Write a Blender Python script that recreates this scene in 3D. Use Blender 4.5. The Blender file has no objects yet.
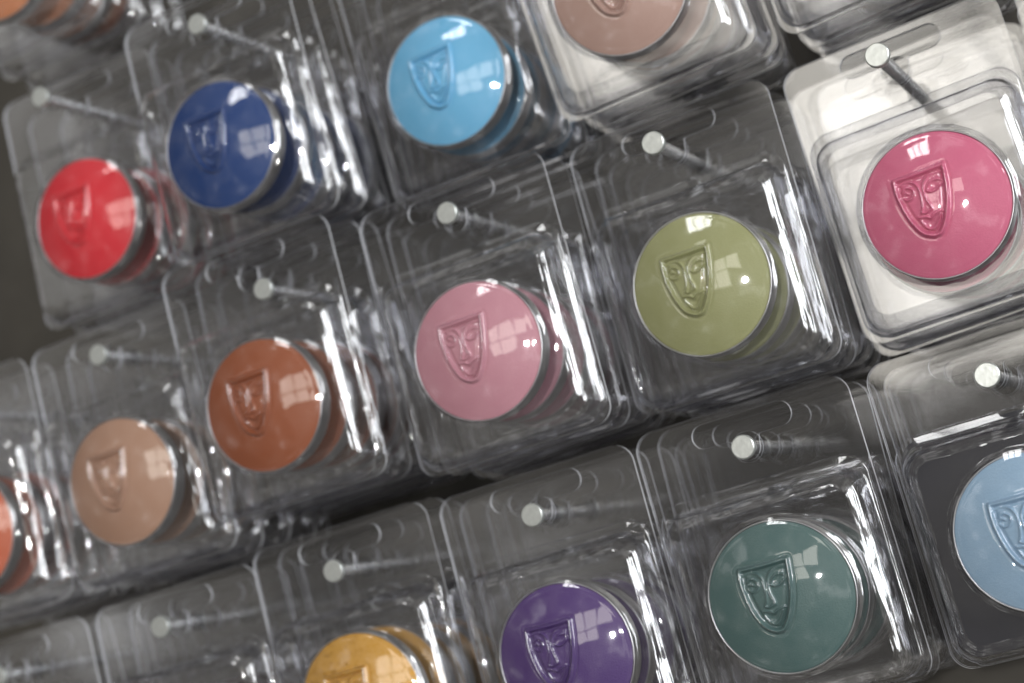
import bpy, bmesh, math, random
import numpy as np
from mathutils import Matrix, Vector
random.seed(7); rs = np.random.RandomState(5)
S = 0.06                       # one hook pitch = 6 cm
scn = bpy.context.scene
col = scn.collection

# board frame: x right, y up, z out of the board  ->  world (x, -z, y) * S
def W(x, y, z): return (x * S, -z * S, y * S)
def Wn(a):
    a = np.asarray(a, float)
    return np.stack([a[:, 0], -a[:, 2], a[:, 1]], 1) * S

# ------------------------------------------------------------------ materials
def nt(name):
    m = bpy.data.materials.new(name); m.use_nodes = True
    t = m.node_tree; t.nodes.clear()
    return m, t, t.nodes.new('ShaderNodeOutputMaterial')
def N(t, typ, **kw):
    n = t.nodes.new(typ)
    for k, v in kw.items():
        if k in n.inputs.keys(): n.inputs[k].default_value = v
        else: setattr(n, k, v)
    return n
def math_(t, op, a, b=None, c=None):
    n = t.nodes.new('ShaderNodeMath'); n.operation = op
    for i, v in enumerate((a, b, c)):
        if v is None: continue
        if isinstance(v, (int, float)): n.inputs[i].default_value = v
        else: t.links.new(v, n.inputs[i])
    return n.outputs[0]

def clear_sheet(name, tint=(.965, .967, .972), graze=(.50, .50, .62), refl=1.0, rough=.05, streak=0.0, wave=.25, wscale=22., haze=0.):
    m, t, out = nt(name); L = t.links.new
    geo = N(t, 'ShaderNodeNewGeometry')
    dot = t.nodes.new('ShaderNodeVectorMath'); dot.operation = 'DOT_PRODUCT'
    L(geo.outputs['Normal'], dot.inputs[0]); L(geo.outputs['Incoming'], dot.inputs[1])
    c = math_(t, 'ABSOLUTE', dot.outputs['Value'])
    ic = math_(t, 'SUBTRACT', 1.0, c)
    p5 = math_(t, 'POWER', ic, 5.0)
    f = math_(t, 'MULTIPLY_ADD', p5, .9, .045)
    f = math_(t, 'MINIMUM', math_(t, 'MULTIPLY', f, 1.9 * refl), 1.0)
    tc = N(t, 'ShaderNodeTexCoord')
    oi = N(t, 'ShaderNodeObjectInfo')
    off = t.nodes.new('ShaderNodeVectorMath'); off.operation = 'MULTIPLY_ADD'
    L(oi.outputs['Random'], off.inputs[0]); off.inputs[1].default_value = (3.1, 1.7, 2.3)
    L(tc.outputs['Object'], off.inputs[2])
    n1 = N(t, 'ShaderNodeTexNoise', Scale=wscale, Detail=1.0); L(off.outputs[0], n1.inputs['Vector'])
    b1 = N(t, 'ShaderNodeBump', Strength=wave, Distance=.002); L(n1.outputs[0], b1.inputs['Height'])
    nrm = b1.outputs[0]
    if streak:
        mp = N(t, 'ShaderNodeMapping'); mp.inputs['Scale'].default_value = (60, 900, 60)
        L(off.outputs[0], mp.inputs['Vector'])
        n2 = N(t, 'ShaderNodeTexNoise', Scale=1.0, Detail=2.0); L(mp.outputs[0], n2.inputs['Vector'])
        b2 = N(t, 'ShaderNodeBump', Strength=streak, Distance=.0004); L(n2.outputs[0], b2.inputs['Height']); L(nrm, b2.inputs['Normal'])
        nrm = b2.outputs[0]
    g = N(t, 'ShaderNodeBsdfGlossy', Roughness=rough); L(nrm, g.inputs['Normal'])
    mix = t.nodes.new('ShaderNodeMix'); mix.data_type = 'RGBA'
    mix.inputs[6].default_value = (*tint, 1); mix.inputs[7].default_value = (*graze, 1)
    L(math_(t, 'POWER', ic, 2.5), mix.inputs[0])
    tr = t.nodes.new('ShaderNodeBsdfTransparent'); L(mix.outputs[2], tr.inputs[0])
    ms = t.nodes.new('ShaderNodeMixShader'); L(f, ms.inputs[0]); L(tr.outputs[0], ms.inputs[1]); L(g.outputs[0], ms.inputs[2])
    if haze:
        df = t.nodes.new('ShaderNodeBsdfDiffuse'); df.inputs[0].default_value = (.85, .82, .78, 1)
        m3 = t.nodes.new('ShaderNodeMixShader'); m3.inputs[0].default_value = haze
        L(ms.outputs[0], m3.inputs[1]); L(df.outputs[0], m3.inputs[2]); L(m3.outputs[0], out.inputs[0])
    else: L(ms.outputs[0], out.inputs[0])
    return m
M_flat = clear_sheet('clear_plastic_sheet', rough=.045, wave=.25, wscale=30., haze=.003)
M_wall = clear_sheet('clear_plastic_side', rough=.11, streak=1.0, wave=.8, wscale=90., refl=2.0)
M_dome = clear_sheet('clear_plastic_dome', rough=.04, wave=.12, wscale=90., refl=1.1)
def edge_mat():
    m, t, out = nt('cut_plastic_edge'); L = t.links.new
    g = N(t, 'ShaderNodeBsdfGlossy', Roughness=.25); g.inputs[0].default_value = (.9, .92, .97, 1)
    tr = t.nodes.new('ShaderNodeBsdfTransparent'); tr.inputs[0].default_value = (.86, .87, .92, 1)
    d = N(t, 'ShaderNodeBsdfDiffuse'); d.inputs[0].default_value = (.95, .96, .99, 1)
    m1 = N(t, 'ShaderNodeMixShader', Fac=.55); L(g.outputs[0], m1.inputs[1]); L(d.outputs[0], m1.inputs[2])
    m2 = t.nodes.new('ShaderNodeMixShader'); m2.inputs[0].default_value = 1.0
    L(tr.outputs[0], m2.inputs[1]); L(m1.outputs[0], m2.inputs[2]); L(m2.outputs[0], out.inputs[0])
    return m
M_edge = edge_mat()

def principled(name, color, rough=.5, metal=0., noise=0., nscale=400., bump=0., coat=0., spec=.5, flake=0.):
    m, t, out = nt(name); L = t.links.new
    b = N(t, 'ShaderNodeBsdfPrincipled'); L(b.outputs[0], out.inputs[0])
    b.inputs['Base Color'].default_value = (*color, 1); b.inputs['Roughness'].default_value = rough
    b.inputs['Metallic'].default_value = metal; b.inputs['Coat Weight'].default_value = coat
    b.inputs['Specular IOR Level'].default_value = spec
    tc = N(t, 'ShaderNodeTexCoord')
    nz = N(t, 'ShaderNodeTexNoise', Scale=nscale, Detail=4.0); L(tc.outputs['Object'], nz.inputs['Vector'])
    if noise:
        r = t.nodes.new('ShaderNodeMix'); r.data_type = 'RGBA'
        r.inputs[6].default_value = (*[c * (1 - noise) for c in color], 1)
        r.inputs[7].default_value = (*[min(1, c * (1 + noise)) for c in color], 1)
        L(nz.outputs[0], r.inputs[0]); L(r.outputs[2], b.inputs['Base Color'])
    if flake:
        n2 = N(t, 'ShaderNodeTexNoise', Scale=1500., Detail=1.0); L(tc.outputs['Object'], n2.inputs['Vector'])
        L(math_(t, 'MULTIPLY', math_(t, 'GREATER_THAN', n2.outputs[0], .58), flake), b.inputs['Metallic'])
    if bump:
        bb = N(t, 'ShaderNodeBump', Strength=bump, Distance=.0004); L(nz.outputs[0], bb.inputs['Height']); L(bb.outputs[0], b.inputs['Normal'])
    return m
M_cup = principled('pressed_aluminium', (.50, .50, .51), .33, 1., .08, 300., .1)
M_steel = principled('zinc_plated_steel', (.55, .57, .58), .24, 1., .25, 500., .25)
M_cap = principled('cut_steel_face', (.50, .52, .50), .34, .75, .2, 900., .12)
M_rod = principled('dull_zinc_rod', (.85, .87, .88), .2, .8, .3, 900., 1.0)
M_board = principled('dark_brown_board', (.055, .050, .042), .75, 0., .35, 60., .3, spec=.25)

# ------------------------------------------------------------------ mesh helpers
def mesh(name, v, f, mats, midx=None, smooth=True):
    me = bpy.data.meshes.new(name)
    me.from_pydata([tuple(p) for p in Wn(v)], [], [tuple(int(i) for i in q) for q in f])
    for m in mats: me.materials.append(m)
    if midx is not None: me.polygons.foreach_set('material_index', np.array(midx, 'i'))
    me.polygons.foreach_set('use_smooth', np.full(len(me.polygons), smooth))
    me.update()
    return me
def new(name, data, parent=None):
    o = bpy.data.objects.new(name, data); col.objects.link(o)
    if parent: o.parent = parent
    return o
def tag(o, label=None, cat=None, group=None, kind=None):
    for k, v in (('label', label), ('category', cat), ('group', group), ('kind', kind)):
        if v: o[k] = v
    return o

NS = 14
def rrect(x0, x1, y0, y1, r, extra=5):
    """rounded rectangle, counter-clockwise, same point count for every call"""
    pts = []
    cs = [(x1 - r, y1 - r, 0), (x0 + r, y1 - r, 90), (x0 + r, y0 + r, 180), (x1 - r, y0 + r, 270)]
    for k, (cx, cy, a) in enumerate(cs):
        for i in range(NS + 1):
            t = math.radians(a + 90 * i / NS); pts.append((cx + r * math.cos(t), cy + r * math.sin(t)))
        nx = cs[(k + 1) % 4]; t = math.radians(nx[2])
        q = (nx[0] + r * math.cos(t), nx[1] + r * math.sin(t)); p = pts[-1]
        for i in range(1, extra + 1):
            s = i / (extra + 1); pts.append((p[0] + (q[0] - p[0]) * s, p[1] + (q[1] - p[1]) * s))
    return pts
PX0, PX1, PY0, PY1 = -.478, .478, -1.075, .185      # card outline
CY = -.62                                            # pan centre
def slot():                                          # wide rounded slot running into a round hook hole
    pts = []
    for i in range(13):
        t = math.radians(90 + 180 * i / 12); pts.append((-.170 + .052 * math.cos(t), .098 + .052 * math.sin(t)))
    pts.append((-.072, .046)); pts.append((-.062, .040))
    for i in range(17):
        t = math.radians(180 + 180 * i / 16)
        pts.append((.056 * math.cos(t), .004 + .056 * math.sin(t)))
    pts.append((.062, .040)); pts.append((.072, .046))
    for i in range(13):
        t = math.radians(-90 + 180 * i / 12); pts.append((.170 + .052 * math.cos(t), .098 + .052 * math.sin(t)))
    return pts
def fill2d(loops, z):
    cu = bpy.data.curves.new('tmp', 'CURVE'); cu.dimensions = '2D'; cu.fill_mode = 'BOTH'
    for lp in loops:
        s = cu.splines.new('POLY'); s.points.add(len(lp) - 1)
        for i, (x, y) in enumerate(lp): s.points[i].co = (x, y, 0, 1)
        s.use_cyclic_u = True
    o = bpy.data.objects.new('tmp', cu)
    me = o.to_mesh(); v = [(p.co.x, p.co.y, z) for p in me.vertices]; f = [list(p.vertices) for p in me.polygons]
    # make all normals face +z
    out = []
    for q in f:
        a, b, c = (np.array(v[i]) for i in q[:3])
        out.append(q if np.cross(b - a, c - a)[2] > 0 else q[::-1])
    o.to_mesh_clear(); bpy.data.objects.remove(o); bpy.data.curves.remove(cu)
    return v, out
class MB:
    def __init__(s): s.v = []; s.f = []; s.m = []
    def add(s, v, f, m):
        b = len(s.v); s.v += [tuple(p) for p in v]; s.f += [[i + b for i in q] for q in f]; s.m += [m] * len(f)
    def loft(s, loops, m, close=False):
        n = len(loops[0]); v = [p for lp in loops for p in lp]; f = []
        for k in range(len(loops) - 1):
            for i in range(n):
                j = (i + 1) % n
                f.append([k * n + i, k * n + j, (k + 1) * n + j, (k + 1) * n + i])
        ms = m if isinstance(m, list) else [m] * (len(loops) - 1)
        b = len(s.v); s.v += v; s.f += [[i + b for i in q] for q in f]
        for k in range(len(loops) - 1): s.m += [ms[k]] * n

# ------------------------------------------------------------------ the pressed mask relief
CAPK = 1.22; AMP = 1.1; RD = .318
MX = -.0278
def sm(pts, closed=False, n=10):
    P = [np.array(p) for p in pts]; out = []; L = len(P)
    for i in range(L if closed else L - 1):
        g = (lambda k: P[k % L]) if closed else (lambda k: P[min(max(k, 0), L - 1)])
        a, b, c, d = g(i - 1), g(i), g(i + 1), g(i + 2)
        for j in range(n):
            t = j / n
            out.append(.5 * ((2 * b) + (-a + c) * t + (2 * a - 5 * b + 4 * c - d) * t * t + (-a + 3 * b - 3 * c + d) * t ** 3))
    if not closed: out.append(P[-1])
    return np.array(out)
face_l = sm([(-.1302, .1413), (-.1320, .085), (-.1253, .0233), (-.1086, -.0445), (-.083, -.098), (-.0500, -.1225),
             (-.0278, -.1265), (-.006, -.118), (.026, -.0747), (.0552, -.008), (.072, .065), (.0787, .1406)])
face_t = np.array([(.0787, .1406), (.03, .1392), (-.026, .1385), (-.08, .1392), (-.1302, .1413)])
STROKES = [  # polyline, half width, height
    (face_l, .0080, .0135), (face_t, .0068, .0120),
    (sm([(-.122, .118), (-.0953, .1233), (-.0612, .1134), (-.0422, .0843), (-.0400, .0415), (-.0481, -.0026), (-.0579, -.020), (-.045, -.0282), (-.028, -.024)]), .0044, .0090),
    (sm([(-.028, -.024), (-.0145, -.0169), (-.0245, .0308), (-.0216, .0773), (-.0019, .1061), (.0252, .1166), (.0651, .1156)]), .0044, .0090),
    (sm([(-.1120, .088), (-.0925, .0985), (-.0693, .0864), (-.0640, .0660), (-.0780, .0480), (-.1015, .0484), (-.114, .066), (-.100, .0790), (-.088, .072)]), .0040, .0085),
    (sm([(-.0140, .0577), (.0107, .087), (.0389, .0892), (.0582, .0745), (.0303, .0507), (.0049, .0475), (-.0140, .0577)]), .0040, .0085),
    (sm([(-.0760, -.0380), (-.0472, -.0440), (-.0318, -.0542), (-.0115, -.0450), (.0200, -.0400)]), .0042, .0090),
    (sm([(-.0715, -.0539), (-.0561, -.0900), (-.0304, -.0985), (-.0049, -.0761), (.0120, -.0500)]), .0042, .0075)]
BLOBS = [((-.090, .068), .016, .015, -.0035), ((.022, .068), .018, .012, -.0035), ((-.0389, -.0720), .024, .017, -.007), ((-.031, .02), .007, .040, .002)]
def relief(X, Y):
    """height of the emblem at points relative to the pan centre"""
    H = np.zeros_like(X)
    near = (np.abs(X + .0278) < .14) & (np.abs(Y - .01) < .17)
    x = X[near]; y = Y[near]; h = np.zeros_like(x)
    for pl, w, a in STROKES:
        d2 = np.full_like(x, 9.)
        for i in range(len(pl) - 1):
            p, q = pl[i], pl[i + 1]; e = q - p; L2 = e @ e + 1e-12
            t = np.clip(((x - p[0]) * e[0] + (y - p[1]) * e[1]) / L2, 0, 1)
            d2 = np.minimum(d2, (x - p[0] - t * e[0]) ** 2 + (y - p[1] - t * e[1]) ** 2)
        h = np.maximum(h, a * np.exp(-d2 / (w * w)))
    # inside the outline the face is pressed slightly down
    poly = np.vstack([face_l, face_t]); ins = np.zeros(len(x), bool); j = len(poly) - 1
    for i in range(len(poly)):
        xi, yi = poly[i]; xj, yj = poly[j]
        c = ((yi > y) != (yj > y)) & (x < (xj - xi) * (y - yi) / (yj - yi + 1e-12) + xi); ins ^= c; j = i
    dmin = np.full_like(x, 9.)
    for i in range(len(poly) - 1):
        p, q = poly[i], poly[i + 1]; e = q - p; L2 = e @ e + 1e-12
        t = np.clip(((x - p[0]) * e[0] + (y - p[1]) * e[1]) / L2, 0, 1)
        dmin = np.minimum(dmin, np.hypot(x - p[0] - t * e[0], y - p[1] - t * e[1]))
    h = h + np.where(ins, -.0060 * np.exp(-((dmin - .017) / .007) ** 2) - .0012, -.0030 * np.exp(-((dmin - .015) / .005) ** 2))
    for (bx, by), rx, ry, a in BLOBS:
        h = h + a * np.exp(-(((x - bx) / rx) ** 2 + ((y - by) / ry) ** 2))
    H[near] = h
    return H
def polar_cap(R, nr, na, z_edge, k, amp, ring=None):
    """domed disc with the relief; returns verts and faces, outer ring last"""
    u = np.linspace(0, 1, nr + 1)[1:]
    # denser rings where the emblem sits
    r = R * (u * .72 + .28 * u ** 3)
    a = np.linspace(0, 2 * np.pi, na, endpoint=False)
    RR, AA = np.meshgrid(r, a, indexing='ij')
    X = np.concatenate([[0], (RR * np.cos(AA)).ravel()]); Y = np.concatenate([[0], (RR * np.sin(AA)).ravel()])
    rr = np.hypot(X, Y)
    Z = z_edge + k * .5 * (R * R - rr * rr) + amp * relief(X, Y)
    if ring: Z += ring(rr)
    v = np.stack([X, Y + CY, Z], 1)
    f = [[0, 1 + i, 1 + (i + 1) % na] for i in range(na)]
    for q in range(nr - 1):
        b = 1 + q * na; c = b + na
        for i in range(na):
            j = (i + 1) % na; f.append([b + i, c + i, c + j, b + j])
    return v, f

BZ = .135    # depth of the blister box
def shell_mesh():
    mb = MB()
    E = .011
    tier = rrect(-.462, .462, -1.058, -.135, .10)
    outer = rrect(PX0, PX1, PY0, PY1, .085)
    sl = slot()
    v, f = fill2d([outer, tier, sl], 0); mb.add(v, f, 0)
    def L(pts, z): return [(x, y, z) for x, y in pts]
    # cut edges
    mb.loft([L(outer, -E / 2), L(outer, E / 2)], 3)
    mb.loft([L(sl, -E / 2), L(sl, E / 2)], 3)
    box = lambda i, z, r: [(x, y, z) for x, y in rrect(-.432 + i, .432 - i, -1.048 + i, -.192 - i, r)]
    loops = [L(tier, 0), L(rrect(-.458, .458, -1.054, -.139, .098), .010), L(rrect(-.452, .452, -1.050, -.145, .096), .016),
             box(-.016, .017, .100), box(-.012, .020, .098), box(-.006, .030, .096),
             box(.002, .060, .093), box(.008, .082, .09), box(.014, .096, .088), box(.020, .104, .086), box(.028, .112, .083),
             box(.037, .1195, .079), box(.046, .126, .074), box(.054, .1315, .069), box(.061, BZ, .064)]
    mats = [1, 1, 0, 1, 1, 1, 1, 1, 1, 1, 1, 1, 1, 1]
    mb.loft(loops, mats)
    # flat front, from the rounded square to the circle of the dome
    n = len(loops[-1]); fr = loops[-1]
    circ = lambda R, z: [(R * math.cos(math.atan2(y - CY, x)), CY + R * math.sin(math.atan2(y - CY, x)), z) for x, y, _ in fr]
    c0 = circ(RD + .018, BZ)
    mid = [(.5 * (a[0] + b[0]), .5 * (a[1] + b[1]), BZ) for a, b in zip(fr, c0)]
    mb.loft([fr, mid, c0], 0)
    mb.loft([c0, circ(RD + .010, BZ + .004), circ(RD + .006, BZ + .010), circ(RD, BZ + .013)], 1)
    # inner collar ring and the dome
    na = 240
    ring = lambda r: .0010 * np.exp(-((r - .289) / .006) ** 2)
    v, f = polar_cap(RD, 80, na, BZ + .013, CAPK, 1.15, ring); mb.add(v, f, 2)
    return mesh('blister_shell', mb.v, mb.f, [M_flat, M_wall, M_dome, M_edge], mb.m)
def back_mesh():
    mb = MB(); E = .008; z = -.008
    outer = rrect(PX0 + .004, PX1 - .004, PY0 + .004, PY1 - .004, .083)
    sl = [(.066 * math.cos(2 * math.pi * i / 28), .004 + .066 * math.sin(2 * math.pi * i / 28)) for i in range(28)]
    v, f = fill2d([outer, sl], z); mb.add(v, f, 0)
    L = lambda pts, zz: [(x, y, zz) for x, y in pts]
    mb.loft([L(outer, z - E / 2), L(outer, z + E / 2)], 3)
    mb.loft([L(sl, z - E / 2), L(sl, z + E / 2)], 3)
    me = mesh('backing_sheet', mb.v, mb.f, [M_flat, M_wall, M_dome, M_edge], mb.m)
    return me
def pan_mesh(mat):
    v, f = polar_cap(.302, 90, 260, BZ + .003, CAPK * .95, AMP)
    return mesh('color_pan', v, f, [mat])
def cup_mesh():
    mb = MB()
    n = 96
    prof = [(.302, BZ + .001), (.3035, BZ + .006), (.3075, BZ + .008), (.3105, BZ + .004), (.311, BZ - .005), (.311, .064), (.308, .056), (.300, .052), (.0, .052)]
    loops = [[(r * math.cos(2 * math.pi * i / n), CY + r * math.sin(2 * math.pi * i / n), z) for i in range(n)] for r, z in prof]
    mb.loft([lp[::-1] for lp in loops], 0)
    return mesh('metal_cup', mb.v, mb.f, [M_cup], mb.m)

ME_shell, ME_back, ME_cup = shell_mesh(), back_mesh(), cup_mesh()

M_dark_sheet = principled('dark_navy_sheet', (.007, .007, .013), .6, 0, .15, 300., .1)  # for a dark sheet added inside packs to make their interior look dark
def dark_sheet_mesh():
    mb = MB(); o = rrect(-.44, .44, -1.04, -.155, .09)
    for z in (.000, .006):
        v, f = fill2d([o], z); mb.add(v, f if z else [q[::-1] for q in f], 0)
    mb.loft([[(x, y, .000) for x, y in o], [(x, y, .006) for x, y in o]], 0)
    return mesh('added_dark_sheet', mb.v, mb.f, [M_dark_sheet], mb.m, smooth=False)
ME_dark_sheet = dark_sheet_mesh()

# ------------------------------------------------------------------ hooks
def lathe(profile, n=28):
    """profile of (radius, z) along board z"""
    mb = MB()
    mb.loft([[(r * math.cos(2 * math.pi * i / n), r * math.sin(2 * math.pi * i / n), z) for i in range(n)] for r, z in profile], 0)
    return mb
BOARD_Z = -1.62
RODR = .028
rod = lathe([(RODR, -.02), (RODR, BOARD_Z + .03)])
ME_rod = mesh('rod', rod.v, rod.f, [M_rod])
cap = lathe([(.0001, .006), (.045, .006), (.049, .003), (.0505, -.002), (.0505, -.018), (.048, -.024), (.030, -.026)], 40)
ME_cap = mesh('end_cap', cap.v, cap.f, [M_cap]); ME_cap.set_sharp_from_angle(angle=math.radians(20))
base = lathe([(.024, BOARD_Z + .05), (.045, BOARD_Z + .045), (.055, BOARD_Z + .035), (.058, BOARD_Z + .012), (.058, BOARD_Z + .004)])
ME_base = mesh('wall_flange', base.v, base.f, [M_board])

# ------------------------------------------------------------------ stacks
# key, hook xy, pan centre xy, pan z, packs, colour name, base colour, twist deg, (tilt x, tilt y) deg, hook words
STK = [
 ('Z0', (.017, 1.400), (-.155, .841), -.10, 4, 'apricot orange', (.50, .19, .085), 1, (0, 0), 'at the upper left corner'),
 ('A0', (.007, .002), (-.010, -.618), -.16, 5, 'bright red', (.62, .022, .034), -1, (0, 0), ''),
 ('A1', (.983, .001), (.954, -.611), .02, 5, 'dark blue', (.009, .040, .155), 0, (0, 0), ''),
 ('A2', (2.0, 0), (2.022, -.635), -.30, 5, 'sky blue', (.15, .44, .68), 1.5, (0, 0), ''),
 ('A3', (3.0, 0), (2.982, -.585), -.12, 4, 'taupe brown', (.42, .27, .22), 3, (4.0, 4.3), ''),
 ('A4', (4.0, 0), (4.03, -.560), -.20, 5, 'pale beige', (.55, .42, .34), 2, (3.5, 0), ''),
 ('Bm', (-1.0, -1.354), (-1.030, -1.973), 0, 5, 'coral orange', (.48, .12, .06), 0, (0, 0), ''),
 ('B0', (.006, -1.356), (-.018, -1.988), .02, 5, 'beige tan', (.36, .208, .138), 0, (0, 0), ''),
 ('B1', (.990, -1.347), (.896, -1.886), .10, 5, 'rust brown', (.265, .074, .028), 0, (0, 0), ''),
 ('B2', (1.993, -1.327), (1.980, -1.968), .05, 5, 'dusty pink', (.50, .23, .275), 0, (0, 0), ''),
 ('B3', (2.993, -1.368), (2.980, -1.979), -.14, 5, 'olive green', (.29, .295, .135), -.5, (0, -.6), ''),
 ('B4', (3.987, -1.363), (3.991, -1.964), -.27, 5, 'magenta pink', (.60, .13, .225), 1, (0, 0), ''),
 ('B5', (5.0, -1.354), (5.0, -1.974), -.25, 5, 'brown', (.25, .12, .07), 0, (0, 0), ''),
 ('Cm', (-1.0, -2.709), (-1.0, -3.329), 0, 4, 'brown', (.2, .1, .06), 0, (0, 0), ''),
 ('C0', (.011, -2.710), (.011, -3.330), 0, 5, 'dark brown', (.08, .04, .03), 0, (0, 0), ''),
 ('C1', (.996, -2.698), (.971, -3.292), 0, 5, 'golden yellow', (.52, .275, .05), 0, (0, 0), ''),
 ('C2', (2.014, -2.719), (2.009, -3.330), .04, 5, 'purple', (.072, .034, .145), 0, (0, 0), ''),
 ('C3', (2.999, -2.705), (2.985, -3.324), .04, 5, 'dark teal green', (.068, .125, .119), 0, (.8, -.4), ''),
 ('C4', (4.016, -2.716), (4.006, -3.334), 0, 5, 'pale grey blue', (.27, .40, .53), 0, (1.2, 0), ''),
]
UNSEEN = {'A4', 'B5', 'Cm', 'C0'}          # the photo shows the clear packs of these stacks but not their pans
WHERE = {'A4': 'on the top edge right of the taupe pack', 'B5': 'at right edge past the magenta pack',
         'Cm': 'in the bottom left corner of the photo', 'C0': 'at the bottom below the beige tan pack'}
HOOKW = {'Z0': 'above the apricot orange pack', 'A0': 'above the bright red pan', 'A1': 'above the dark blue pan', 'B0': 'above the beige tan pan',
         'B1': 'above the rust brown pan', 'B2': 'above the dusty pink pan', 'B3': 'above the olive green pan', 'B4': 'above the magenta pink pan',
         'C0': 'below the beige tan pan', 'C1': 'above the golden yellow pan', 'C2': 'above the purple pan', 'C3': 'above the dark teal pan',
         'C4': 'above the pale grey blue pan'}
ORD = ['frontmost', 'second from the front', 'third from the front', 'fourth from the front', 'fifth from the front', 'sixth from the front']
PITCH = .215
first_hook = None
for key, hk, dc, dz, npk, cname, cc, tw, tilt, _ in STK:
    # hook
    h = new('display_hook', None); h.location = W(hk[0], hk[1], 0); h.empty_display_size = .01
    hw = HOOKW.get(key) or ('holding the %s packs' % cname if key not in UNSEEN else WHERE[key])
    tag(h, 'steel display hook with flat disc end %s' % hw, 'display hook', 'steel hooks in rows on the display board')
    for nm, me in (('rod', ME_rod), ('end_cap', ME_cap), ('wall_flange', ME_base)): new(nm, me, h)
    # pans of one colour share one mesh
    mat = principled('cream_' + cname.replace(' ', '_'), cc, .48, 0, .07, 2200., .22, spec=.35, flake=.85 if 'golden' in cname else 0)
    ME_pan = pan_mesh(mat)
    lx, ly = 0., CY
    for i in range(npk):
        a = math.radians(tw) if i == 0 else math.radians(tw * .5 + rs.uniform(-2.4, 2.4))
        tx, ty = (math.radians(q) for q in tilt)
        if i: tx += math.radians(rs.uniform(-.8, .8)); ty += math.radians(rs.uniform(-.8, .8))
        ox, oy = dc[0] - (lx * math.cos(a) - ly * math.sin(a)), dc[1] - (lx * math.sin(a) + ly * math.cos(a))
        zf = dz - (BZ + .02)
        if i:
            ox = hk[0] + (ox - hk[0]) * .6 + rs.uniform(-.022, .022); oy = oy - .008 + rs.uniform(-.016, .014)
            if key == 'B4' and i == 1: ox -= .05; oy -= .03
            zf -= PITCH * i + rs.uniform(-.006, .006)
        p = new('blister_pack', None); p.empty_display_size = .01
        p.location = W(ox, oy, zf)
        p.rotation_euler = (tx, -a, ty)
        if key in UNSEEN:
            tag(p, 'clear pack, %s, %s' % (ORD[i].replace(' the', ''), WHERE[key]), 'blister pack', 'clear packs hanging %s' % WHERE[key])
        else:
            tag(p, 'clear pack with %s pan, %s on its hook' % (cname, ORD[i]), 'blister pack', '%s packs stacked on one hook' % cname)
        new('blister_shell', ME_shell, p); new('backing_sheet', ME_back, p)
        pan = new('color_pan', ME_pan, p)
        new('metal_cup', ME_cup, pan)
        if key == 'C4': new('added_dark_sheet', ME_dark_sheet, p)  # added behind the pan to darken the see-through area of this stack

# ------------------------------------------------------------------ board behind
bm = bmesh.new(); bmesh.ops.create_cube(bm, size=1)
me = bpy.data.meshes.new('wall'); 
for v in bm.verts:
    v.co = Vector(W(2 + v.co.x * 16, -1.5 + v.co.y * 14, BOARD_Z - .15 + v.co.z * .3))
bm.to_mesh(me); me.materials.append(M_board)
tag(new('wall', me), kind='structure')

# ------------------------------------------------------------------ light
def area(name, ref, slope, dist, w, h, radiance, color, shape='RECTANGLE', panes=False):
    lt = bpy.data.lights.new(name, 'AREA'); lt.shape = shape; lt.size = w * S; lt.size_y = h * S
    A = w * h * S * S * (math.pi / 4 if shape in ('DISK', 'ELLIPSE') else 1)
    lt.energy = radiance * math.pi * A; lt.color = color
    o = bpy.data.objects.new(name, lt); col.objects.link(o)
    P = Vector(W(*ref)); d = Vector((slope[0], -1, slope[1]))
    o.location = P + d * (dist * S)
    o.rotation_euler = (P - o.location).to_track_quat('-Z', 'Z').to_euler()
    return o
REF = (4.0, -2.0, 0)
D = 60
WARM = (1.0, .95, .86)
# shop window opposite the stand: panes with bars between them (x range, y range as slopes)
xs = [(-.225, -.09), (-.078, .055), (.068, .205)]
ys = [(.20, .36), (.055, .185)]
for j, (y0, y1) in enumerate(ys):
    for i, (x0, x1) in enumerate(xs):
        if j == 1 and i == 2: continue
        area('window_pane', REF, ((x0 + x1) / 2, (y0 + y1) / 2), D, (x1 - x0) * D, (y1 - y0) * D, 3.0, WARM)
# skylight high above
for i in range(3):
    area('high_window_pane', REF, (-.30 + i * .10, 1.0), D, .085 * D, .20 * D, 11.0, (1, 1, 1))
# spot lamp behind the photographer
area('spot_lamp', REF, (.17, .06), D, 2.2, 2.2, 1300., (1, .99, .97), 'DISK')
# unseen area light added at the right for bright streaks on pack side walls
area('side_glint_light', REF, (1.9, .30), 30, 44, 30, 10.0, (.95, .97, 1.0))

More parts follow.
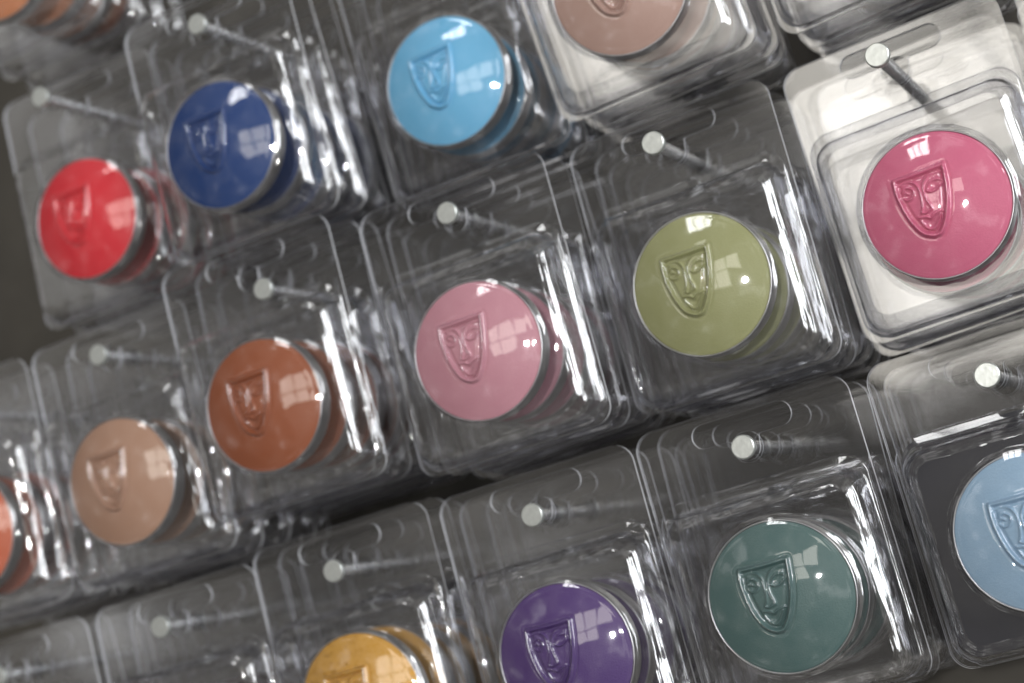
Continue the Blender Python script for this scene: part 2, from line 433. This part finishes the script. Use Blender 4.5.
w = bpy.data.worlds.new('World'); scn.world = w; w.use_nodes = True
t = w.node_tree; t.nodes.clear(); L = t.links.new
out = t.nodes.new('ShaderNodeOutputWorld'); bg = t.nodes.new('ShaderNodeBackground'); L(bg.outputs[0], out.inputs[0])
tc = t.nodes.new('ShaderNodeTexCoord'); nz = N(t, 'ShaderNodeTexNoise', Scale=4.5, Detail=4.0); L(tc.outputs['Generated'], nz.inputs['Vector'])
cr = t.nodes.new('ShaderNodeValToRGB'); L(nz.outputs[0], cr.inputs[0])
cr.color_ramp.elements[0].position = .38; cr.color_ramp.elements[0].color = (.15, .142, .132, 1)
cr.color_ramp.elements[1].position = .56; cr.color_ramp.elements[1].color = (.46, .435, .40, 1)
e = cr.color_ramp.elements.new(.68); e.color = (1.8, 1.78, 1.75, 1)
L(cr.outputs[0], bg.inputs[0]); bg.inputs[1].default_value = .68

# ------------------------------------------------------------------ camera
R = [[0.8733355110867624, -0.2562440695814299, -0.41427534548788447], [0.30628903134027785, 0.9501715785690364, 0.05797413699430309], [0.3787771301905555, -0.17751886683940732, 0.9083033290485139]]
C = (5.001607723618577, -3.316859206912162, 6.8754651537503015)
cam = bpy.data.cameras.new('camera'); co = bpy.data.objects.new('camera', cam); col.objects.link(co)
ax = [Vector((r[0], -r[2], r[1])) for r in R]
m = Matrix((ax[0], ax[1], ax[2])).transposed().to_4x4(); m.translation = Vector(W(*C))
co.matrix_world = m
cam.sensor_width = 36; cam.lens = 1742.03 / 1024 * 36; cam.clip_start = .01; cam.clip_end = 50
cam.dof.use_dof = True; cam.dof.focus_distance = 6.95 * S; cam.dof.aperture_fstop = 8.5
scn.camera = co

scn.render.engine = 'CYCLES'
cy = scn.cycles
cy.transparent_max_bounces = 90; cy.max_bounces = 6; cy.glossy_bounces = 4; cy.diffuse_bounces = 2; cy.transmission_bounces = 2
cy.use_adaptive_sampling = True; cy.adaptive_threshold = .035; cy.adaptive_min_samples = 24
cy.use_denoising = True; cy.sample_clamp_indirect = 6; cy.caustics_reflective = False
scn.view_settings.view_transform = 'Standard'; scn.view_settings.look = 'None'; scn.view_settings.exposure = 0; scn.view_settings.gamma = 1
